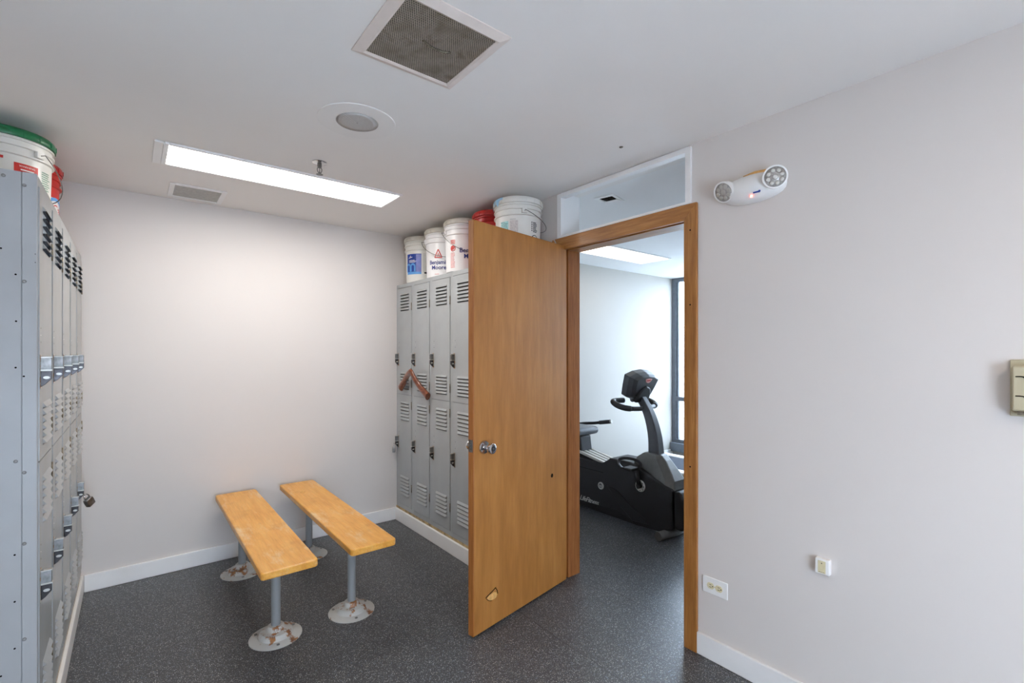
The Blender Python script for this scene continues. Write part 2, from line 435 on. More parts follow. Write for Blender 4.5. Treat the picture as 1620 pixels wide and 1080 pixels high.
# transom light over the door
m = MB()
fy0, fy1, fz0, fz1 = 1.216, 2.112, 2.097, 2.366
iy0, iy1, iz0, iz1 = 1.243, 2.079, TZ0, 2.343
fx0, fx1 = XR - .012, XR + .0005
m.box(fx0, fx1, fy0, iy0, fz0, fz1); m.box(fx0, fx1, iy1, fy1, fz0, fz1)
m.box(fx0, fx1, iy0, iy1, fz0, iz0); m.box(fx0, fx1, iy0, iy1, iz1, fz1)
w0, w1, w2, w3 = tt0 + .001, tt1 - .001, TZ0 - .011, ZC - .001
m.box(XR, XG, w0, iy0, w2, w3); m.box(XR, XG, iy1, w1, w2, w3)
m.box(XR, XG, iy0, iy1, w2, iz0); m.box(XR + .001, XR + .03, iy0, iy1, iz1, w3)
o = struct(m.build('window_1', M['white']))
m = MB(); m.box(XR + .015, XR + .02, iy0, iy1, iz0, iz1); m.build('pane', M['glass'], o)

# ------------------------------------------------------------------ the open door (origin at the hinge corner of the visible face)
ux, uy = 1.307 - 2.089, 1.922 - 2.060
DA = math.atan2(uy, ux)
d = thing('door_1', 'honey veneer flush door standing open in front of the grey lockers', 'door', (2.0735, 2.053, .012), DA)
d['kind'] = 'structure'
DW, DT, DH = .792, .036, 2.03
# local x runs hinge -> free edge ; visible face at local y = 0, door body towards local -y
m = MB(); m.box(.004, DW - .006, -DT, 0, 0, DH, 0, bev=.0015, seg=1); m.build('door_leaf', M['door'], d)
m = MB(); m.box(DW - .0065, DW, -DT, 0, 0, DH, bev=.0012, seg=1); m.build('edge_strip', M['dooredge'], d)
for sgn in (1, -1):
    m = MB()
    z0 = .926 - .012; x0 = .722
    y0 = 0.0005 if sgn > 0 else -DT - .0005
    prof = [(.034, 0), (.034, .004), (.030, .011), (.020, .013), (.012, .014), (.012, .030), (.018, .036), (.0255, .046), (.0275, .056), (.025, .064), (.019, .067), (.013, .067)]
    m.T = Matrix.Translation((x0, y0, z0)) @ Matrix.Rotation(-PI / 2 * sgn, 4, 'X')
    m.lathe(prof, 28)
    kn = m.build('door_knob', M['chrome'], d, edge=.6)
    if sgn > 0:
        m = MB(); m.T = Matrix.Translation((x0, y0, z0)) @ Matrix.Rotation(-PI / 2, 4, 'X')
        m.lathe([(.0115, .0672), (.0115, .0685), (.008, .0685), (.008, .0676)], 20, mi=0); m.lathe([(.006, .067), (.006, .069)], 16, mi=1)
        m.box(-.0008, .0008, -.004, .004, .069, .0693, mi=0)
        m.build('key_cylinder', [M['blackp'], M['chrome']], kn)
m = MB(); m.box(DW, DW + .0015, -.031, -.005, .897, .957); m.prism([(DW + .0015, -.024), (DW + .012, -.012), (DW + .0015, -.012)], 2, .918, .936)
m.build('latch_plate', M['steel'], d)
m = MB(); m.T = Matrix.Translation((.152, 0, .661)); m.prism([(.011 * math.cos(t * PI / 8), .011 * math.sin(t * PI / 8) * 1.1) for t in range(16)], 1, .0, .0006)
m.build('bored_hole', M['dark'], d)
m = MB()
pts = [(.036, -.005), (.022, -.019), (.0045, -.026), (-.016, -.028), (-.0315, -.0245), (-.039, -.012), (-.036, -.0015), (-.0135, .008), (.0225, .0046)]
m.T = Matrix.Translation((.661, 0, .158)); m.prism([(x, z) for x, z in pts], 1, 0, .0006, 0)
m.tube(spline([(.046, .0007, .001), (.02, .0007, .010), (-.005, .0007, .018), (-.027, .0007, .027)], 4), .0022, 6, 1)
m.tube(spline([(-.024, .0007, .026), (-.036, .0007, .010), (-.041, .0007, -.009)], 4), .0018, 6, 1)
m.tube(spline([(.044, .0007, -.002), (.026, .0007, -.020), (.002, .0007, -.030)], 4), .0012, 6, 1)
m.build('veneer_chip', [M['rawwood'], M['dark']], d)
for z in (.25, 1.02, 1.78):
    m = MB(); m.tube([(-.002, -.0455, z - .045), (-.002, -.0455, z + .045)], .0055, 10); m.box(.0, .03, -DT - .0018, -DT, z - .045, z + .045)
    m.build('hinge', M['hinge'], d)

# ------------------------------------------------------------------ lockers
LH = 1.838; SEAM = .937; TH = .0016
def holes_panel(mb, x0, x1, z0, z1, holes, y, th, mi=0):
    xs = sorted({x0, x1} | {h[0] for h in holes} | {h[1] for h in holes})
    zs = sorted({z0, z1} | {h[2] for h in holes} | {h[3] for h in holes})
    cen = [((h[0] + h[1]) / 2, (h[2] + h[3]) / 2) for h in holes]
    V = {}
    def vv(x, z):
        if (x, z) not in V: V[(x, z)] = (mb.v((x, y, z)))
        return V[(x, z)]
    for a, b in zip(xs, xs[1:]):
        for c, e in zip(zs, zs[1:]):
            mx, mz = (a + b) / 2, (c + e) / 2
            if any(h[0] < mx < h[1] and h[2] < mz < h[3] for h in holes): continue
            mb.f([vv(a, c), vv(b, c), vv(b, e), vv(a, e)], mi)

def louver(mb, x0, x1, z, h=.015, out=.009, y=0.0):
    # hood: joined to the sheet along the top and the two ends, open underneath
    t = z + h
    e = .006
    A = [mb.v((x0, y, t)), mb.v((x1, y, t)), mb.v((x1 - e, y - out, z + .002)), mb.v((x0 + e, y - out, z + .002)), mb.v((x0, y, z)), mb.v((x1, y, z))]
    mb.f([A[0], A[1], A[2], A[3]]); mb.f([A[0], A[3], A[4]]); mb.f([A[1], A[5], A[2]])

def make_locker(name, w, label, group):
    t = thing(name, label, 'locker', group=group)
    D = .30
    m = MB()
    g = .0004
    m.box(g, .0016, .001, D, 0, LH); m.box(w - .0016, w - g, .001, D, 0, LH); m.box(g, w - g, D - .002, D, 0, LH)
    m.box(g, w - g, .001, D, LH - .002, LH); m.box(g, w - g, .001, D, 0, .002)
    m.box(.002, w - .002, .02, D, SEAM - .001, SEAM + .001)
    m.build('cabinet_body', M['lockerside'], t)
    m = MB()
    m.box(g, .016, -.001, .017, 0, LH); m.box(w - .018, w - g, -.001, .017, 0, LH)
    m.box(.016, w - .018, -.001, .017, LH - .03, LH); m.box(.016, w - .018, -.001, .017, 0, .032); m.box(.016, w - .018, .002, .017, SEAM - .012, SEAM + .012)
    m.build('face_frame', M['locker'], t, bevel=.0012)
    lx0, lx1 = .27 * w, .80 * w
    for up in (True, False):
        z0, z1 = (SEAM + .002, LH - .033) if up else (.035, SEAM - .002)
        grp = [(1.745, 1.622), (1.102, .984)] if up else [(.862, .728), (.254, .118)]
        lst = []
        for (b, a) in grp:
            p = (b - a) / 5.0
            for k in range(6): lst.append(a + k * p)
        x0, x1 = .019, w - .021
        m = MB()
        holes = [(lx0, lx1, z - .0048, z + .0105) for z in lst]
        pz = (1.315, 1.36) if up else (.62, .665)
        y = -.0035
        holes_panel(m, x0, x1, z0, z1, holes, y, TH)
        # returned edges of the sheet
        for (ax, bx, az, bz) in ((x0, x0, z0, z1), (x1, x1, z0, z1), (x0, x1, z0, z0), (x0, x1, z1, z1)):
            m.f([m.v((ax, y, az)), m.v((bx, y, bz)), m.v((bx, y + .014, bz)), m.v((ax, y + .014, az))])
        # backing lip behind the sheet
        for z in pz: m.cyl((.05, y - .0003, z), (.05, y + .001, z), .0024, 8, 1)
        m.cyl((.05, y - .0003, (pz[0] + pz[1]) / 2), (.05, y + .0005, (pz[0] + pz[1]) / 2), .0015, 8, 2)
        dr = m.build('door', [M['locker'], M['dark'], M['whitep']], t)
        for (b, a) in grp:
            m = MB(); p = (b - a) / 5.0
            for k in range(6): louver(m, lx0, lx1, a + k * p, min(.0165, p * .70), .009, y)
            m.build('louver_vent', M['locker'], dr)
        # lift handle
        hz0, hz1 = (1.168, 1.274) if up else (.488, .592)
        m = MB()
        m.box(.026, .050, y - .0016, y - .0004, hz0, hz1, 1)
        m.prism([(y - .001, hz1 - .004), (y - .027, hz1 - .010), (y - .027, hz1 - .046), (y - .001, hz1 - .046)], 0, .030, .044, 0, bev=.001)
        m.prism([(y - .001, hz1 - .050), (y - .027, hz1 - .050), (y - .027, hz0 + .03), (y - .012, hz0 + .012), (y - .001, hz0 + .004)], 0, .031, .0435, 3, bev=.001)
        m.box(.0295, .0445, y - .0285, y - .001, hz1 - .051, hz1 - .046, 2)
        m.box(.0295, .0445, y - .0285, y - .001, hz1 - .0085, hz1 - .0055, 2)
        for xx in (.0304, .0441):
            a, b = (xx, xx + .0006) if xx < .035 else (xx - .0006, xx)
            zc = hz0 + .034
            m.prism([(y - .0150 + .0082 * math.cos(k * PI / 6), zc + .0048 * math.sin(k * PI / 6)) for k in range(12)], 0, a, b, 2)
        m.build('latch_handle', [M['steel'], M['rust'], M['silver'], M['darksteel']], dr)
        for hz in ((z1 - .16, z0 + .09) if up else (z1 - .08, z0 + .16)):
            m = MB(); m.tube([(w - .0185, y - .001, hz - .03), (w - .0185, y - .001, hz + .03)], .0035, 8)
            m.build('hinge', M['hinge'], dr)
    return t

def place_lockers(base, w, locs, rz, labels):
    for i, (loc, lab) in enumerate(zip(locs, labels)):
        if i == 0: base.location = loc; base.rotation_euler = (0, 0, rz); base['label'] = lab
        else: dup(base, loc, rz, lab)

ZB = .115
WR = .2925
rl = make_locker('locker', WR, '', 'two-tier lockers beside the open door')
place_lockers(rl, WR, [(RXF, 3.7135 - i * WR, ZB) for i in range(5)], -PI / 2,
    ['grey two-door locker in the back corner with a padlock on its lower handle',
     'second grey locker from the back corner, under the right half of the wooden hanger',
     'third grey locker from the back corner, between the hanger and the open door edge',
     'grey locker partly covered by the free edge of the open door',
     'grey locker behind the open wooden door, nearest the doorway'])
m = MB(); WL = .325
ll = make_locker('locker', WL, '', 'two-tier lockers along the near left side')
place_lockers(ll, WL, [(LXF, 2.085 + i * WL, ZB) for i in range(5)], PI / 2,
    ['foremost grey locker with bare riveted end panel, below the green-lidded bucket',
     'second grey locker back from the riveted end panel',
     'middle grey locker of the row facing the benches from the near side',
     'grey locker next to the last one in the row with the riveted end panel',
     'last grey locker of the riveted row, against the back wall, holding a padlock'])
# riveted end panel belongs to the foremost unit
m = MB()
m.box(.0005, .29, -.0, .0, 0, 0)
m.bm.free()
m = MB()   # local frame of locker: x from near edge, so the end panel is at x < 0, spanning local y
m.box(-.004, 0, .034, .30, 0, LH); m.box(-.0075, 0, -.001, .032, 0, LH, bev=.001, seg=1)
ep = m.build('end_panel', M['lockerside'], ll)
for y, z, x in ((.027, 1.797, -.0075), (.027, 1.501, -.0075), (.027, .913, -.0075), (.027, .694, -.0075), (.027, .400, -.0075), (.072, 1.818, -.004), (.046, .949, -.004)):
    m = MB(); m.T = Matrix.Translation((x, y, z)) @ Matrix.Rotation(-PI / 2, 4, 'Y'); m.lathe([(.0052, 0), (.005, .0012), (.0034, .0024), (.0005, .0028)], 14)
    m.build('rivet', M['dull'], ep)
for y, z in ((.077, 1.597), (.046, 1.521), (.045, 1.378), (.046, 1.236), (.048, .664), (.048, .521), (.048, .378), (.077, .306), (.028, 1.209), (.003, 1.588), (.003, 1.562)):
    m = MB(); m.cyl((-.0046 if y > .033 else -.0078, y, z), (-.002, y, z), .0027 if y > .01 else .0013, 10); m.build('bolt_hole', M['dark'], ep)

# ------------------------------------------------------------------ padlocks and hanger
def padlock(loc, rot, label):
    t = thing('padlock', label, 'padlock', loc); t.rotation_euler = rot
    m = MB(); m.prism([(-.02, -.045), (.02, -.045), (.022, -.02), (.02, 0), (-.02, 0), (-.022, -.02)], 1, -.011, .011, bev=.003); m.build('lock_body', M['steel'], t)
    m = MB(); m.tube(spline([(-.013, 0, -.004), (-.013, 0, .016), (0, 0, .03), (.013, 0, .016), (.013, 0, -.004)], 5), .0035, 8); m.build('shackle', M['chrome'], t)
padlock((LXF + .045, 2.085 + 4 * WL + .034, ZB + .495), (0, -.5, .9), 'steel padlock hanging from the lower handle of the last locker by the back wall')
padlock((RXF - .042, 3.7135 - .034, ZB + .497), (0, .12, PI / 2 - .5), 'small steel padlock on the lower handle of the back corner locker')

t = thing('coat_hanger', 'red brown wooden coat hanger caught on the vents of two grey lockers', 'hanger', (RXF - .042, 3.345, 1.235))
m = MB()
path = spline([(.004, .215, -.128), (.0, .15, -.078), (-.014, .06, -.022), (-.03, -.02, .008), (-.034, -.052, .006), (-.028, -.085, -.036), (-.012, -.13, -.09), (.002, -.19, -.138), (.006, -.235, -.165)], 6)
n = len(path)
rs = []
for i in range(n):
    q = abs(i / (n - 1) - .5) * 2
    rs.append((.023 + .010 * q ** 2, .012 + .008 * q))
m.tube(path, rs, 14); m.build('hanger_arms', M['hanger'], t)
m = MB(); m.cyl((-.033, -.037, .02), (-.033, -.037, .04), .004, 10); m.build('hook_socket', M['steel'], t)

# ------------------------------------------------------------------ buckets
def bucket(label, loc, rz, body='bucket', lid='lidw', r=.147, h=.368, bail=None, dirty=False):
    t = thing('bucket', label, 'bucket', loc, rz, 'paint buckets on the lockers')
    rb = r * .9
    m = MB()
    def R(z): return rb + (r * .965 - rb) * z / h
    prof = [(rb - .006, 0), (rb, .005), (R(.20), .20), (R(.255), .255), (R(.256) + .009, .258), (R(.258) + .009, .264), (R(.27), .267), (R(.292), .292), (R(.293) + .008, .294), (R(.3) + .008, .3),
            (R(.302), .302), (R(.318), .318), (R(.319) + .007, .32), (R(.326) + .007, .326), (R(.328), .328), (R(.345), .345)]
    m.lathe(prof, 56); m.build('bucket_body', M[body], t, edge=.7)
    m = MB()
    lp = [(r + .0045, .332), (r + .0065, .336), (r + .0065, .352), (r + .002, .362), (r - .004, h), (r - .012, h), (r - .016, h - .007), (.02, h - .008)]
    m.lathe(lp, 56)
    for k in range(18):
        a = 2 * PI * k / 18; m.T = Matrix.Rotation(a, 4, 'Z'); m.box(r + .0055, r + .0085, -.002, .002, .333, .353)
    m.build('lid', M[lid], t, edge=.6)
    if bail is not None:
        a, drop = bail
        m = MB()
        e0 = Vector(((R(.3) + .012) * math.cos(a), (R(.3) + .012) * math.sin(a), .279))
        e1 = Vector(((R(.3) + .012) * math.cos(a + PI), (R(.3) + .012) * math.sin(a + PI), .279))
        pts = []
        for k in range(0, 25):
            ph = PI * k / 24
            c = math.cos(ph)
            rad = r + .026
            am = a + ph
            pts.append(Vector((rad * math.cos(am), rad * math.sin(am), .279 - drop * math.sin(ph))))
        pts = [e0] + pts + [e1]
        m.tube(pts, .0021, 7); m.build('wire_handle', M['steel'], t)
        m = MB()
        for aa in (a, a + PI):
            m.T = Matrix.Rotation(aa, 4, 'Z'); m.box(R(.28) - .002, R(.28) + .014, -.016, .016, .266, .294, bev=.003)
        m.build('handle_ear', M[body], t)
    t['rr'] = r
    def place(a0, u0, z0, dr=.0012):
        def f(x, y):
            z = z0 + y; rad = R(z) + dr
            ang = a0 + (u0 + x) / rad
            return (rad * math.cos(ang), rad * math.sin(ang), z)
        return f
    return t, place
def patch(mb, pl, x0, x1, y0, y1, mi=0, n=10):
    A = []
    for k in range(n + 1):
        x = x0 + (x1 - x0) * k / n; A.append((mb.v(pl(x, y0)), mb.v(pl(x, y1))))
    for (a, b), (c, e) in zip(A, A[1:]): mb.f([a, c, e, b], mi)
def ring(mb, pl, cx, cy, ro, ri, mi=0, n=28, a0=0, a1=2 * PI):
    P = [(mb.v(pl(cx + ro * math.cos(a0 + (a1 - a0) * k / n), cy + ro * math.sin(a0 + (a1 - a0) * k / n))), mb.v(pl(cx + ri * math.cos(a0 + (a1 - a0) * k / n), cy + ri * math.sin(a0 + (a1 - a0) * k / n)))) for k in range(n + 1)]
    for (a, b), (c, e) in zip(P, P[1:]): mb.f([a, c, e, b], mi)
def stroke(mb, pl, p, q, w, mi=0, n=4):
    d = Vector((q[0] - p[0], q[1] - p[1])); nrm = Vector((-d.y, d.x)).normalized() * w / 2
    L = []
    for k in range(n + 1):
        c = Vector(p) + d * k / n; L.append((mb.v(pl(c.x + nrm.x, c.y + nrm.y)), mb.v(pl(c.x - nrm.x, c.y - nrm.y))))
    for (a, b), (c2, e) in zip(L, L[1:]): mb.f([a, b, e, c2], mi)
def face_cam(x, y): return math.atan2(-y, -x)
ZT = ZB + LH
def lines(mb, pl, x0, x1, ys, mi, hgt=.003):
    rnd = random.Random(int(x0 * 1e4) + len(ys))
    for y in ys: patch(mb, pl, x0, x0 + (x1 - x0) * (.7 + .3 * rnd.random()), y, y + hgt, mi, 5)

# 1 blue label
bx, by = 1.87, 3.52
t, P = bucket('white bucket with a blue printed label, nearest the back wall corner', (bx, by, ZT), face_cam(bx, by), 'bucket', 'lidw', r=.142)
pl = P(0, -.062, 0)
m = MB(); patch(m, P(0, -.062, 0, .0008), -.08, .055, .075, .228, 0, 16); patch(m, pl, .012, .055, .082, .222, 1, 6); patch(m, P(0, -.062, 0, .0012), -.08, .055, .066, .086, 2, 16)
ml = m.build('label', [M['blue'], M['blueviolet'], M['lightblue']], t)
m = MB()
for cx in (-.062, -.018): ring(m, P(0, -.062, 0, .0019), cx, .128, .026, .011, 0, 14, 0, PI); [patch(m, P(0, -.062, 0, .0019), cx + a, cx + b, .088, .128, 0, 3) for a, b in ((-.026, -.011), (.011, .026))]
stroke(m, P(0, -.062, 0, .0019), (-.06, .196), (-.022, .203), .005, 1); stroke(m, P(0, -.062, 0, .0019), (-.046, .203), (-.038, .215), .006, 1)
lines(m, P(0, -.062, 0, .0019), -.055, .02, (.176, .168, .160), 1, .0035)
m.build('label_print', [M['lightblue'], M['whitep']], ml)
m = MB(); lines(m, P(0, -.062, 0), .066, .112, [.225 - .011 * k for k in range(14)], 0); patch(m, P(0, -.062, 0), .078, .11, .07, .083, 1, 4)
m.build('fine_print', [M['grayp'], M['blackp']], t)

# 2 navy lettering with red triangle
def maker_print(t, P, u, zt, size=.042, tri=True):
    m = MB(); pl = P(0, u, 0, .0016)
    add_text(m, 'Benjamin', size, lambda x, y: pl(x, y + zt), 0, bold=.0007)
    add_text(m, 'Moore', size, lambda x, y: pl(x + .002, y + zt - size * .92), 0, bold=.0007)
    m.build('lettering', M['navy'], t)
    m = MB()
    if tri:
        a, b, c = (-.029, zt + .048), (.027, zt + .048), (-.001, zt + .108)
        for p, q in ((a, b), (b, c), (c, a)): stroke(m, pl, p, q, .007, 0)
        stroke(m, pl, (-.013, zt + .056), (-.001, zt + .079), .0035, 0); stroke(m, pl, (-.001, zt + .079), (.011, zt + .056), .0035, 0); stroke(m, pl, (-.005, zt + .056), (.002, zt + .069), .0025, 0)
        m.build('triangle_mark', M['redp'], t)
    else: m.bm.free()
    return pl
bx, by = 1.87, 3.18
t, P = bucket('white bucket with a red triangle above navy lettering, beside the blue-labelled bucket', (bx, by, ZT), face_cam(bx, by), 'bucket_b', 'lidw', r=.139, bail=(PI * 1.03 + PI / 2, .135))
pl = maker_print(t, P, -.038, .098)
m = MB(); lines(m, P(0, -.022, 0), -.045, .0, (.022,), 0, .004); m.build('fine_print', M['redpale'], t)

# 3 navy lettering cut by the door edge
bx, by = 1.855, 2.87
t, P = bucket('white bucket with a red warning print, against the free top corner of the open door', (bx, by, ZT), face_cam(bx, by), 'bucket_b', 'lidw', r=.138, bail=(PI + PI / 2 + .35, .15))
m = MB(); pl = P(0, -.008, 0, .0016)
add_text(m, 'Benjamin', .044, lambda x, y: pl(x - .022, y + .132), 0, bold=.0007, align='LEFT'); add_text(m, 'Moore', .044, lambda x, y: pl(x + .008, y + .132 - .04), 0, bold=.0007, align='LEFT')
m.build('lettering', M['navy'], t)
m = MB(); pl = P(0, -.100, 0, .0016)
patch(m, pl, .0, .038, .19, .222, 0, 6)
ring(m, pl, .021, .162, .021, .016, 1); ring(m, pl, .02, .166, .013, 0, 1); patch(m, pl, .004, .014, .15, .18, 1, 3); stroke(m, pl, (.016, .152), (.034, .17), .006, 1)
lines(m, pl, .0, .04, [.128 - .009 * k for k in range(12)], 2, .005)
lines(m, pl, .004, .036, [.198, .206, .214], 1, .004)
m.build('warning_print', [M['redpale'], M['redp'], M['redpale']], t)

# 4 red lid
bx, by = 1.90, 2.58
t, P = bucket('glossy red bucket with a crinkled lid behind the top of the open door', (bx, by, ZT), face_cam(bx, by), 'red', 'red', r=.132, h=.368)
m = MB()
for k in range(14):
    a = PI * .55 + k * .2
    m.T = Matrix.Rotation(a, 4, 'Z')
    q = random.random() * .006
    m.prism([(.133, .312 - q * 2), (.141 + q, .325), (.139 + q, .345), (.135, .362)], 1, -.012, .01, bev=.003)
m.build('torn_lid_skirt', M['red'], t)

# 5 large white bucket with pale blue drips
bx, by = 1.87, 2.275
t, P = bucket('white bucket with pale blue paint on its rim, nearest the transom', (bx, by, ZT), face_cam(bx, by), 'bucket', 'bucket', r=.148, bail=(.26, .075))
m = MB()
A = []
for k in range(31):
    a = -2.3 + k * .055; q = .024 + .012 * math.sin(k * 1.3) + .008 * math.sin(k * .55 + 1); q *= min(1, (30 - k) / 6 + .25)
    A.append([m.v((rr * math.cos(a), rr * math.sin(a), z)) for rr, z in ((.134, .3685), (.1455, .3685), (.1515, .3625), (.1555, .3525), (.1555, .356 - q))])
for a, b in zip(A, A[1:]):
    for i in range(4): m.f([a[i], a[i + 1], b[i + 1], b[i]], 0, True)
m.build('paint_drip', M['paintblue'], t)
m = MB(); pl = P(0, 0, 0, .0014)
patch(m, pl, -.115, -.06, .165, .222, 0, 6); patch(m, pl, -.05, .0, .15, .225, 1, 6); lines(m, pl, -.05, .0, (.23,), 2, .003)
m.build('label', [M['teal'], M['palegrey'], M['grayp']], t)
m = MB(); pl = P(0, .085, 0, .0014)
for k in range(5): patch(m, pl, .0, .007, .215 - k * .012, .222 - k * .012, 0, 1)
lines(m, pl, .012, .05, [.216 - k * .009 for k in range(7)], 0, .005)
ring(m, pl, .026, .118, .028, .024, 0); stroke(m, pl, (.008, .138), (.044, .098), .004, 0); ring(m, pl, .026, .12, .009, .004, 0); stroke(m, pl, (.016, .112), (.034, .1), .007, 0)
m.build('warning_print', M['blackp'], t)

# left row
gx, gy = -.42, 2.93
t, P = bucket('white bucket with a bright green lid on the locker with the riveted end panel', (gx, gy, ZT), face_cam(gx, gy), 'bucket', 'green', r=.149, bail=(.72, .15))
m = MB(); pl = P(0, .052, 0, .0014)
patch(m, pl, -.03, .05, .19, .226, 0, 10); patch(m, pl, -.03, -.028, .09, .19, 0, 2); patch(m, pl, -.12, -.06, .232, .243, 0, 8)
ring(m, pl, .01, .14, .038, .031, 0)
wm = m.build('warning_print', M['redp'], t)
m = MB(); add_text(m, 'WARNING', .011, lambda x, y: P(0, .052, 0, .0024)(x + .012, y + .211), 0); lines(m, P(0, .052, 0, .0024), -.01, .045, (.198,), 0, .005); m.build('warning_lettering', M['whitep'], wm)
m = MB(); pl = P(0, .118, 0, .0014); lines(m, pl, .0, .05, [.215 - .009 * k for k in range(9)], 0, .004); m.build('fine_print', M['greenp'], t)
cx, cy = -.425, 3.30
t, P = bucket('red lidded bucket with blue arc and red lettering, behind the green-lidded one', (cx, cy, ZT), face_cam(cx, cy), 'redp', 'red', r=.146)
m = MB(); pl = P(0, 0, 0, .0012)
patch(m, pl, -.42, .42, .012, .205, 0, 60); m.build('label', M['whitep'], t)
m = MB(); pl = P(0, .15, 0, .0024); ring(m, pl, .0, .122, .085, .069, 0, 24, .2, PI - .2); m.build('blue_arc', M['lightblue'], t)
m = MB(); f = P(0, .155, 0, .0022); add_text(m, 'Carpet', .06, lambda x, y: f(x - .03, y + .132), 0, align='LEFT'); m.build('lettering', M['redp'], t)

# ------------------------------------------------------------------ benches
def bench(label, x0, x1, y0, y1, poles):
    zt = .455; th = .034
    t = thing('bench', label, 'bench', ((x0 + x1) / 2, (y0 + y1) / 2, 0), 0, 'locker room benches')
    hx, hy = (x1 - x0) / 2, (y1 - y0) / 2
    m = MB()
    r = .018
    poly = []
    for sx, sy, a in ((1, 1, 0), (-1, 1, PI / 2), (-1, -1, PI), (1, -1, 1.5 * PI)):
        for k in range(5):
            an = a + PI / 2 * k / 4; poly.append((sx * (hx - r) + r * math.cos(an), sy * (hy - r) + r * math.sin(an)))
    m.prism(poly, 2, zt - th, zt); m.build('seat_plank', M['bench'], t, bevel=.006)
    for (px, py) in poles:
        lx, ly = px - (x0 + x1) / 2, py - (y0 + y1) / 2
        m = MB(); m.cyl((lx, ly, .03), (lx, ly, zt - th - .004), .0215, 24); m.box(lx - .06, lx + .06, ly - .045, ly + .045, zt - th - .005, zt - th)
        p = m.build('pedestal_pole', M['pole'], t, edge=.6)
        m = MB(); m.lathe([(.118, 0), (.119, .004), (.115, .007), (.084, .010), (.079, .013), (.074, .026), (.066, .034), (.05, .037), (.042, .040), (.037, .056), (.033, .060), (.022, .061)], 44, (lx, ly, 0))
        fl = m.build('floor_flange', M['flange'], p, edge=.55)
        m = MB()
        for a in (.4, 2.5, 4.6):
            m.T = Matrix.Translation((lx + .098 * math.cos(a), ly + .098 * math.sin(a), .0095)); m.lathe([(.0075, 0), (.007, .003), (.003, .0042)], 14)
        m.T = Matrix.Identity(4); m.build('anchor_bolt', M['dull'], p)
    return t
b1 = bench('yellow wooden bench with the paler worn middle, nearer the riveted lockers', .427, .665, 2.24, 3.66, ((.552, 2.548), (.545, 3.42)))
b2 = bench('yellow wooden bench with a round plug in its top, nearer the open door', .815, 1.045, 2.24, 3.66, ((.925, 2.54), (.95, 3.42)))
m = MB(); m.lathe([(.017, .4552), (.017, .4572), (.011, .458), (.009, .4568), (.0005, .4568)], 24, (-.035, .42, 0)); m.build('wood_plug', M['rawwood'], b2)

# ------------------------------------------------------------------ ceiling things
def light_fixture(label, x0, x1, y0, y1, mat):
    t = thing('ceiling_light', label, 'ceiling light', ((x0 + x1) / 2, (y0 + y1) / 2, ZC))
    hx, hy = (x1 - x0) / 2, (y1 - y0) / 2; b = .016
    m = MB()
    for a in ((-hx - b, -hx, -hy - b, hy + b), (hx, hx + b, -hy - b, hy + b), (-hx, hx, -hy - b, -hy), (-hx, hx, hy, hy + b)): m.box(*a, -.012, -.0005)
    m.build('frame', M['white'], t, bevel=.002)
    m = MB(); m.box(-hx, hx, -hy, hy, -.006, -.001); m.build('diffuser', mat, t)
    return t
f1 = light_fixture('long lit ceiling panel above the two benches', .135, 1.295, 2.735, 3.015, M['lamp'])
m = MB(); m.box(-.636, -.601, -.155, .155, -.012, -.0005, bev=.002); m.box(-.6, -.596, -.14, .14, -.014, -.0005); m.build('end_plate', M['white'], f1)
light_fixture('lit ceiling panel beyond the doorway, above the exercise bike', 3.24, 4.37, 2.835, 3.185, M['lampgym'])
light_fixture('unseen ceiling panel added as fill light, furthest behind the perforated exhaust grille', .2, 1.36, -1.2, -.9, emit('added_rear_fill_diffuser', (255, 244, 230), 20.0))  # panel behind the camera, added to brighten the room
light_fixture('unseen gym ceiling panel added for extra light, furthest from the back wall of the gym', 3.24, 4.37, .2, .55, M['lampgym'])  # second gym panel out of view, an added light source

t = thing('exhaust_grille', 'large square perforated dusty exhaust grille in a white frame', 'vent', (.735, 1.333, ZC), 0)
m = MB(); a, b = .184, .150
m.lathe([(a * 1.4142, -.0005), (a * 1.4142, -.004), (.157 * 1.4142, -.014), (b * 1.4142, -.011), (b * 1.4142, -.0005)], 4, cap=False, smooth=False); m.T = Matrix.Identity(4)
o = m.build('frame', M['grilleframe'], t); o.rotation_euler = (0, 0, PI / 4)
m = MB(); m.box(-b, b, -b, b, -.008, -.006); m.build('perforated_plate', M['perf'], t)
m = MB(); m.tube(spline([(-.03, -.012, -.0088), (.0, .0, -.011), (.04, -.002, -.0125), (.07, -.012, -.009)], 5), [.004] * 16, 8); m.build('bent_bracket', M['hinge'], t)

t = thing('ceiling_speaker', 'round ceiling speaker with ringed grey grille between panel light and exhaust grille', 'speaker', (.746, 1.982, ZC))
m = MB(); m.lathe([(.158, -.0003), (.158, -.003), (.156, -.004), (.088, -.004), (.085, -.003), (.085, -.0003)], 64, cap=False); m.build('mounting_plate', M['ceil'], t, edge=.3)
m = MB(); m.lathe([(.0855, -.0032), (.06, -.0042), (.02, -.005), (.0008, -.0052)], 64); m.build('speaker_grille', M['rings'], t)

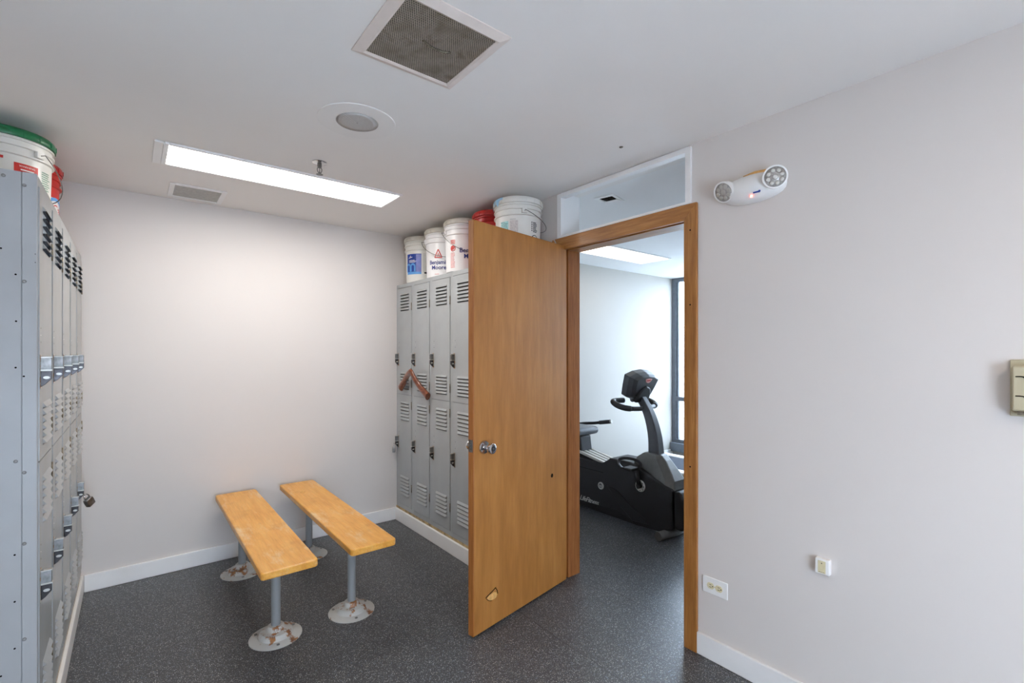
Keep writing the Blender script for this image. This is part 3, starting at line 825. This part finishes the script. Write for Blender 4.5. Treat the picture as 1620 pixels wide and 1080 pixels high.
t = thing('sprinkler', 'pendent fire sprinkler head hanging beside the long ceiling panel', 'sprinkler', (.754, 2.527, ZC))
m = MB(); m.lathe([(.036, -.0005), (.036, -.003), (.022, -.009), (.014, -.010)], 30); m.build('escutcheon', M['chrome'], t, edge=.6)
m = MB(); m.lathe([(.0115, -.009), (.0115, -.024), (.008, -.026), (.008, -.03)], 6, smooth=False)
for s in (1, -1): m.tube(spline([(.008 * s, 0, -.028), (.0115 * s, 0, -.038), (.009 * s, 0, -.05), (.003 * s, 0, -.056)], 4), .0024, 8)
m.cyl((0, 0, -.03), (0, 0, -.052), .002, 8); m.cyl((0, 0, -.052), (0, 0, -.061), .0045, 10)
m.build('sprinkler_body', M['steel'], t)
m = MB()
for k in range(12):
    m.T = Matrix.Rotation(2 * PI * k / 12, 4, 'Z'); m.prism([(.002, -.003), (.0165, -.003), (.0165, .003), (.002, .003)], 2, -.064, -.0625)
m.T = Matrix.Identity(4); m.lathe([(.009, -.0642), (.009, -.0622)], 20); m.build('deflector', M['steel'], t)

t = thing('ceiling_vent', 'small square ceiling vent with grey mesh next to the back wall', 'vent', (.312, 3.49, ZC))
m = MB(); a = .143
for q in ((-a, -.117, -a, a), (.117, a, -a, a), (-.117, .117, -a, -.116), (-.117, .117, .128, a)): m.box(*q, -.008, -.0005)
m.build('frame', M['white'], t, bevel=.002)
m = MB(); m.box(-.117, .117, -.116, .128, -.0032, -.001)
for k in range(40): y = -.114 + k * .006; m.box(-.117, .117, y, y + .0032, -.0045, -.0032)
m.build('vent_mesh', plain('grey_vent_mesh', (186, 181, 174), .6, var=.05, vs=60), t)

t = thing('ceiling_cover', 'broken white cover around the torn hole in the gym ceiling', 'ceiling cover', (2.37, 1.975, ZC))
m = MB(); m.T = Matrix.Rotation(.22, 4, 'Z')
for q in ((-.068, -.045, -.068, .068), (.04, .062, -.068, .05), (-.045, .04, -.068, -.046), (-.045, .03, .046, .068)): m.box(*q, -.006, -.001)
m.build('cover_frame', M['plastic_white'], t)
m = MB(); m.tube([(.03, -.04, -.006), (.055, -.055, -.016), (.07, -.07, -.014)], .0035, 8); m.build('bent_tab', M['plastic_white'], t)

# ------------------------------------------------------------------ things on the door wall
t = thing('emergency_light', 'white twin-lamp emergency light high on the wall beside the doorway', 'emergency light', (XR, .93, 2.095))
m = MB()
rings = []
for k in range(0, 13):
    a = PI * k / 12; y = .132 * math.cos(a); s = max(.05, math.sin(a)) ** .7
    rings.append([(-.001 - .068 * s * max(0, math.sin(b)) ** .75, y, .059 * s * math.cos(b) - .007) for b in [PI * q / 14 for q in range(15)]])
m.loft(rings, 0, True, True, False); m.build('housing', M['plastic_white'], t)
for sy, dirv, lm in ((.098, Vector((-.9, .12, -.42)), 'l'), (-.098, Vector((-.85, -.42, -.16)), 'r')):
    dirv.normalize(); q = Vector((0, 0, 1)).rotation_difference(dirv).to_matrix().to_4x4()
    base = Matrix.Translation((-.036, sy, .006)) @ q
    m = MB(); m.T = base; m.lathe([(.028, -.03), (.040, -.004), (.0445, .014), (.046, .024), (.0455, .030), (.0395, .031), (.039, .027)], 36, cap=False)
    lh = m.build('lamp_head', M['plastic_white'], t, edge=.7)
    m = MB(); m.T = base; m.lathe([(.039, .0265), (.039, .0285), (.0005, .0295)], 32)
    for k in range(8):
        m.T = base @ Matrix.Rotation(2 * PI * k / 8, 4, 'Z') @ Matrix.Translation((.026, 0, .027)); m.lathe([(.010, .001), (.007, .005), (.002, .0035)], 12, mi=1)
    m.T = base @ Matrix.Translation((0, 0, .027)); m.lathe([(.012, .001), (.008, .006), (.002, .0035)], 14, mi=1)
    m.build('lamp_lens', [plain('lamp_reflector', (176, 172, 168), .35, .3, var=.12, vs=90), M['silver']], lh)
m = MB(); m.T = Matrix.Translation((-.0545, -.014, -.050)); m.lathe([(.0048, -.004), (.0048, .003), (.001, .004)], 12); m.build('indicator', M['led'], t)
m = MB(); m.T = Matrix.Translation((-.059, -.036, -.0405)) @ Matrix.Rotation(-.0, 4, 'X'); m.box(-.002, .004, -.014, .012, -.002, .003); m.box(-.0022, .004, -.016, -.009, .001, .0055); m.build('maker_mark', M['blue'], t)
m = MB(); m.prism([(.045, .03), (-.055, .03), (-.055, .064), (-.005, .069), (.045, .062)], 0, -.0012, -.0002); m.build('unpainted_patch', M['rawwood'], t)

t = thing('wall_outlet', 'white double outlet plate mounted sideways just right of the door casing', 'outlet', (XR, 1.10, .336))
m = MB(); m.box(-.006, -.0002, -.0585, .0585, -.037, .037, bev=.0025); m.build('cover_plate', M['plastic_white'], t)
for y in (.0195, -.0195):
    m = MB(); m.T = Matrix.Translation((-.006, y, 0)) @ Matrix.Rotation(-PI / 2, 4, 'Y')
    m.prism([(.0155 * math.cos(a) if abs(math.cos(a)) < .85 else .0135 * (1 if math.cos(a) > 0 else -1), .0165 * math.sin(a)) for a in [2 * PI * k / 24 for k in range(24)]], 2, -.001, .0022)
    r = m.build('receptacle', M['plastic_ivory'], t)
    m = MB(); m.T = Matrix.Translation((-.0083, y, 0)); m.box(-.0003, .001, -.0045, .0045, .0045, .0062); m.box(-.0003, .001, -.0055, .0055, -.0062, -.0042); m.cyl((-.0003, -.0105, 0), (.001, -.0105, 0), .0026, 10)
    m.build('slots', M['dark'], r)
m = MB(); m.cyl((-.0072, 0, 0), (-.005, 0, 0), .003, 12); m.build('cover_screw', M['plastic_ivory'], t)

t = thing('phone_jack', 'small ivory phone jack box low on the bare wall', 'phone jack', (XR, .668, .586))
m = MB(); m.box(-.022, .0015, -.024, .024, -.029, .029, bev=.003); m.build('jack_box', M['plastic_white'], t)
m = MB(); m.box(-.0232, -.0221, -.012, .014, -.024, .022, bev=.0004, seg=1); fp = m.build('face_plate', M['plastic_ivory'], t)
m = MB(); m.T = Matrix.Translation((-.0233, .001, -.002)) @ Matrix.Rotation(-PI / 2, 4, 'Y'); m.lathe([(.009, 0), (.009, .0008), (.007, .0008), (.007, .0002)], 20, cap=False); m.T = Matrix.Identity(4)
m.cyl((-.0238, .001, .013), (-.023, .001, .013), .002, 8, 1); m.box(-.0236, -.023, -.009, .011, -.0205, -.0195, 1)
m.build('jack_port', [M['plastic_ivory'], M['blackp']], fp)

t = thing('thermostat_cover', 'beige vented thermostat cover at the far end of the door wall', 'thermostat', (XR, .1, 1.292))
m = MB(); m.box(-.007, -.0002, -.075, .077, -.084, .084, bev=.002); m.build('back_plate', M['plastic_beige'], t)
m = MB(); m.box(-.04, -.0071, -.068, .071, -.066, .066, bev=.005); cv = m.build('cover', M['plastic_beige'], t)
for z in (.035, -.022):
    for y in (.045, .0, -.045): m = MB(); m.tube(spline([(-.0405, y + .018, z), (-.041, y + .004, z), (-.041, y - .006, z - .006), (-.0405, y - .018, z - .012)], 4), .0016, 6); m.build('vent_slot', M['dark'], cv)
m = MB(); m.box(-.03, -.0071, -.06, .06, -.0782, -.0665); m.build('lower_latch', M['hinge'], t)

m = MB(); m.lathe([(.010, -.0004), (.008, -.003), (.002, -.004)], 12, (1.82, 1.44, ZC)); tag(m.build('ceiling_nail', M['hinge']), 'bent nail end poking from the ceiling in front of the transom', 'nail')

# ------------------------------------------------------------------ exercise bike (side view plane y-z, front towards -y)
bk = thing('exercise_bike', 'black recumbent exercise bike seen through the doorway', 'exercise bike', (3.10, 2.0, 0))
W = .24; xc = W / 2
def pr(poly, x0, x1, name, mat, parent=bk, bev=.006, seg=3):
    m = MB(); m.prism(poly, 0, x0, x1, bev=bev, seg=seg); return m.build(name, M[mat], parent)
# profiles use (y, z)
Y = lambda y: y - 2.0
sh = [(1.985, .085), (2.10, .04), (2.30, .035), (2.98, .035), (3.04, .10), (3.06, .30), (2.97, .40), (2.96, .455), (2.64, .45), (2.575, .515), (2.36, .52), (1.995, .375)]
shroud = pr([(Y(a), b) for a, b in sh], 0, W, 'shroud', 'bike', bev=.012)
ns = [(1.985, .37), (1.985, .09), (1.92, .085), (1.885, .12), (1.89, .28), (1.935, .375)]
pr([(Y(a), b) for a, b in ns], .012, W - .012, 'nose_cover', 'bike', shroud, .02)
m = MB(); rings = []
for z, ya, yb, hw in ((.36, 1.99, 2.37, .112), (.43, 2.0, 2.375, .10), (.505, 2.05, 2.37, .082), (.565, 2.095, 2.335, .068), (.598, 2.13, 2.29, .058), (.605, 2.145, 2.275, .05)):
    c = .03 if z < .59 else .02
    rings.append([(xc - hw, Y(ya + c * 2), z), (xc - hw + c, Y(ya), z), (xc + hw - c, Y(ya), z), (xc + hw, Y(ya + c * 2), z), (xc + hw, Y(yb), z), (xc - hw, Y(yb), z)])
m.loft(rings, 0, False); m.build('front_cowl', M['bikeg'], bk, bevel=.008)
m = MB()   # recessed sculpted lower panel: raised wedge on the side
m.prism([(Y(2.60), .285), (Y(2.50), .27), (Y(2.18), .075), (Y(2.34), .06), (Y(2.48), .17)], 0, -.010, .004, bev=.006); m.build('side_flare', M['bike'], shroud)
m = MB(); m.prism([(Y(2.88), .06), (Y(2.84), .09), (Y(2.5), .105), (Y(2.36), .075), (Y(2.3), .045), (Y(2.9), .045)], 0, -.006, .004, bev=.004); m.build('lower_flare', M['bike'], shroud)
m = MB(); m.box(-.001, .01, Y(2.64), Y(3.0), .378, .384); m.build('seam_line', M['dark'], shroud)
def disc(name, y, z, r, mats, parent, spokes=0):
    m = MB(); m.T = Matrix.Translation((-.001, Y(y), z)) @ Matrix.Rotation(-PI / 2, 4, 'Y')
    m.lathe([(r, -.002), (r, .004), (r * .8, .006), (r * .62, .006), (r * .6, .002), (.001, .002)], 32, mi=0)
    for k in range(spokes):
        a = 2 * PI * k / spokes; m.cyl((r * .76 * math.cos(a), r * .76 * math.sin(a), .004), (r * .76 * math.cos(a), r * .76 * math.sin(a), .0068), r * .09, 10, 1)
    return m.build(name, mats, parent)
em = disc('round_badge', 2.665, .265, .031, [M['silver']], shroud)
m = MB(); m.T = Matrix.Translation((-.0034, Y(2.665), .265)); m.cyl((0, 0, 0), (-.002, 0, 0), .019, 20, 0)
add_text(m, 'R5', .024, lambda x, y: (-.0042, -x, y - .009), 1, bold=.0006, shear=.2); m.build('badge_print', [M['bike'], M['silver']], em)
cr = disc('crank_disc', 2.265, .352, .046, [M['silver'], M['bike']], bk, 8)
m = MB(); m.tube([(-.02, Y(2.265), .352), (-.026, Y(2.275), .42), (-.034, Y(2.28), .495)], [(.017, .012)] * 3, 12); m.cyl((-.003, Y(2.265), .352), (-.035, Y(2.265), .352), .017, 16)
ca = m.build('crank_arm', M['bike'], cr)
m = MB(); m.box(-.135, -.04, Y(2.25), Y(2.335), .484, .506, bev=.006); pd = m.build('pedal', M['bike'], cr)
m = MB()
rr = [(-.135, Y(2.335), .50), (-.133, Y(2.37), .525), (-.115, Y(2.375), .556), (-.09, Y(2.33), .570), (-.055, Y(2.26), .56), (-.04, Y(2.235), .53), (-.041, Y(2.25), .505)]
m.tube(spline(rr, 6), [(.0035, .013)] * 37, 10); m.build('pedal_strap', M['rubber'], pd)
# post, console and handlebar
pc = [(2.205, .60), (2.215, .72), (2.245, .84), (2.295, .95), (2.37, 1.06)]
m = MB(); rings = []
sp = spline([(xc, Y(a), b) for a, b in pc], 6)
for i, p in enumerate(sp):
    q = i / (len(sp) - 1); w = .042 - .014 * q; dd = .050 - .022 * q
    tdir = (sp[min(i + 1, len(sp) - 1)] - sp[max(i - 1, 0)]).normalized(); nn = Vector((0, tdir.z, -tdir.y))
    c8 = []
    for sx, sy in ((-1, .8), (-.8, 1), (.8, 1), (1, .8), (1, -.8), (.8, -1), (-.8, -1), (-1, -.8)): c8.append(p + Vector((sx * w, 0, 0)) + nn * sy * dd)
    rings.append(c8)
m.loft(rings, 0, False); m.build('console_post', M['bikepost'], bk, edge=.5)
m = MB()
hb = [(xc + .05, Y(2.471), 1.0), (xc + .15, Y(2.489), 1.0), (xc + .205, Y(2.465), .995), (xc + .225, Y(2.405), .975), (xc + .19, Y(2.345), .955), (xc + .08, Y(2.318), .945), (xc, Y(2.315), .944), (xc - .08, Y(2.318), .945), (xc - .19, Y(2.345), .955), (xc - .225, Y(2.405), .975), (xc - .205, Y(2.465), .995), (xc - .15, Y(2.489), 1.0), (xc - .06, Y(2.477), 1.0)]
full = spline(hb, 6)
m.tube(full[26:47], .018, 14); hbar = m.build('handlebar', M['bikepost'], bk)
for a, b in ((0, 27), (46, len(full))):
    m = MB(); m.tube(full[a:b], .0225, 14); m.build('hand_grip', M['rubber'], hbar)
# console box: tilted; local frame
m = MB()
T = Matrix.Translation((xc, Y(2.355), 1.13)) @ Matrix.Rotation(.40, 4, 'X')
m.T = T
rings = []
for y, s0, zz in ((.055, .97, 0), (.05, 1.0, 0), (.0, 1.0, 0), (-.035, .90, .006), (-.056, .74, .010)):
    r = []
    for x, z in ((-.135, -.10), (-.16, -.02), (-.182, .078), (-.10, .108), (0, .118), (.10, .108), (.182, .078), (.16, -.02), (.135, -.10), (.07, -.12), (0, -.125), (-.07, -.12)):
        r.append((x * s0, y, z * s0 + zz))
    rings.append(r)
m.loft(rings, 0, False); con = m.build('console', M['bikepost'], bk, bevel=.006)
m = MB(); m.T = T; m.prism([(-.085, -.125), (.085, -.125), (.078, -.05), (.05, .0), (0, .02), (-.05, .0), (-.078, -.05)], 1, -.072, -.03, bev=.012); m.build('neck_cover', M['bike'], con)
m = MB(); m.T = T; m.prism([(-.042, .079), (.0, .083), (.042, .079), (.026, .052), (0, .044), (-.026, .052)], 1, -.062, -.045, bev=.002); lg = m.build('console_badge', M['redpale'], con)
m = MB(); m.T = T; m.prism([(-.026, .073), (.026, .075), (.016, .065), (-.022, .063)], 1, -.0632, -.061); m.build('badge_print', M['redp'], lg)
m = MB(); m.T = T; m.box(-.13, .13, .054, .0565, -.07, .07); m.build('screen', M['dark'], con)
# lettering on the shroud
m = MB(); add_text(m, 'LifeFitness', .06, lambda x, y: (-.0015, Y(2.80) - x, .112 + y - .02), 0, bold=.0006, shear=.35, spacing=.88); m.build('lettering', M['silver'], shroud)
# stabilisers
m = MB(); m.tube([(-.075, Y(2.055), .037), (xc, Y(2.03), .037), (W + .085, Y(2.055), .037)], .034, 18); m.build('front_stabilizer', M['bikeg'], bk)
m = MB(); m.tube([(-.16, Y(3.02), .04), (W + .16, Y(3.02), .04)], .034, 16); m.build('rear_stabilizer', M['bikeg'], bk)
# seat rail, carriage, seat, side handles
m = MB()
for x in (.035, .085, .135, .185): m.prism([(Y(2.63), .425), (Y(3.42), .565), (Y(3.42), .595), (Y(2.63), .455)], 0, x, x + .03, bev=.003)
m.build('seat_rail', M['silver'], bk)
m = MB(); m.prism([(Y(2.63), .40), (Y(3.42), .54), (Y(3.42), .575), (Y(2.63), .435)], 0, .03, .215); m.build('rail_bed', M['bike'], bk)
m = MB(); m.prism([(Y(2.93), .50), (Y(3.2), .55), (Y(3.22), .65), (Y(2.95), .635)], 0, .05, W - .05, bev=.01); m.build('seat_carriage', M['bike'], bk)
m = MB(); m.box(-.07, W + .07, Y(2.945), Y(3.33), .635, .705, bev=.033, seg=4); m.build('seat_cushion', M['vinyl'], bk)
m = MB(); m.prism([(Y(3.30), .70), (Y(3.37), .68), (Y(3.50), 1.12), (Y(3.46), 1.14)], 0, -.07, W + .07, bev=.02); m.build('backrest', M['vinyl'], bk)
for x in (-.12, W + .12):
    m = MB(); m.tube(spline([(x, Y(3.350), .66), (x, Y(3.200), .695), (x, Y(3.060), .715), (x, Y(2.980), .73)], 4), .014, 12); hh = m.build('side_handle', M['bike'], bk)
    m = MB(); m.tube([(x, Y(2.990), .728), (x, Y(2.900), .745), (x, Y(2.860), .752)], .019, 14); m.build('hand_grip', M['rubber'], hh)
    m = MB(); m.tube([(x, Y(2.862), .7516), (x, Y(2.845), .755)], .016, 14); m.build('grip_cap', M['silver'], hh)

# ------------------------------------------------------------------ treadmill in the far corner
t = thing('treadmill', 'grey treadmill deck beside the tall window behind the bike', 'treadmill', (4.72, 2.4, 0))
m = MB(); m.box(-.25, .25, -.9, .95, .14, .165, bev=.01); m.build('belt', M['deck'], t)
for s in (-1, 1):
    m = MB(); m.box(min(s * .25, s * .37), max(s * .25, s * .37), -.9, 1.0, .075, .172, bev=.02, seg=3); m.build('side_rail', M['tread'], t)
    m = MB(); m.tube([(s * .34, -.85, .1), (s * .34, -.95, 1.15)], .03, 12); m.build('upright', M['bikepost'], t)
    m = MB(); m.box(min(s * .26, s * .36), max(s * .26, s * .36), .7, .95, 0, .08); m.build('foot', M['bike'], t)
m = MB(); m.box(-.34, .34, -.88, .9, .03, .10); m.build('frame', M['bike'], t)
m = MB(); m.box(-.37, .37, -1.2, -.85, .03, .26, bev=.04, seg=3); m.build('motor_hood', M['bike'], t)
m = MB(); m.T = Matrix.Translation((0, -.98, 1.2)) @ Matrix.Rotation(-.5, 4, 'X'); m.box(-.4, .4, -.05, .05, -.15, .15, bev=.02); m.build('console', M['bikepost'], t)

# ------------------------------------------------------------------ outside
m = MB(); m.box(9.4, 9.7, -3, 8, -1, 2.0); tag(m.build('brick_building', M['brick']), 'white painted brick building outside the gym window', 'building')
m = MB(); m.box(XW + .1, 14, -8, 12, -.3, -.1); struct(m.build('ground', plain('pale_concrete', (190, 190, 188), .8)))

# ------------------------------------------------------------------ light, camera, view
w = bpy.data.worlds.new('World'); S.world = w; w.use_nodes = True
bg = w.node_tree.nodes['Background']; bg.inputs['Color'].default_value = (.64, .80, 1.0, 1); bg.inputs['Strength'].default_value = 17.0
cam = bpy.data.cameras.new('camera'); co = bpy.data.objects.new('camera', cam); C.objects.link(co)
co.location = (0, 0, 1.4); co.rotation_euler = (PI / 2, 0, -math.atan2(601, 750.5))
cam.sensor_width = 36; cam.lens = 750.5 / 1620 * 36; cam.shift_y = 16 / 1620; cam.clip_start = .02
S.camera = co
vs = S.view_settings
S.display_settings.display_device = 'sRGB'
vs.view_transform = 'Standard'; vs.look = 'None'; vs.gamma = 1; vs.use_curve_mapping = False
vs.exposure = 0.15
S.cycles.max_bounces = 10; S.cycles.diffuse_bounces = 6; S.cycles.use_denoising = True
S.cycles.sample_clamp_indirect = 6.0
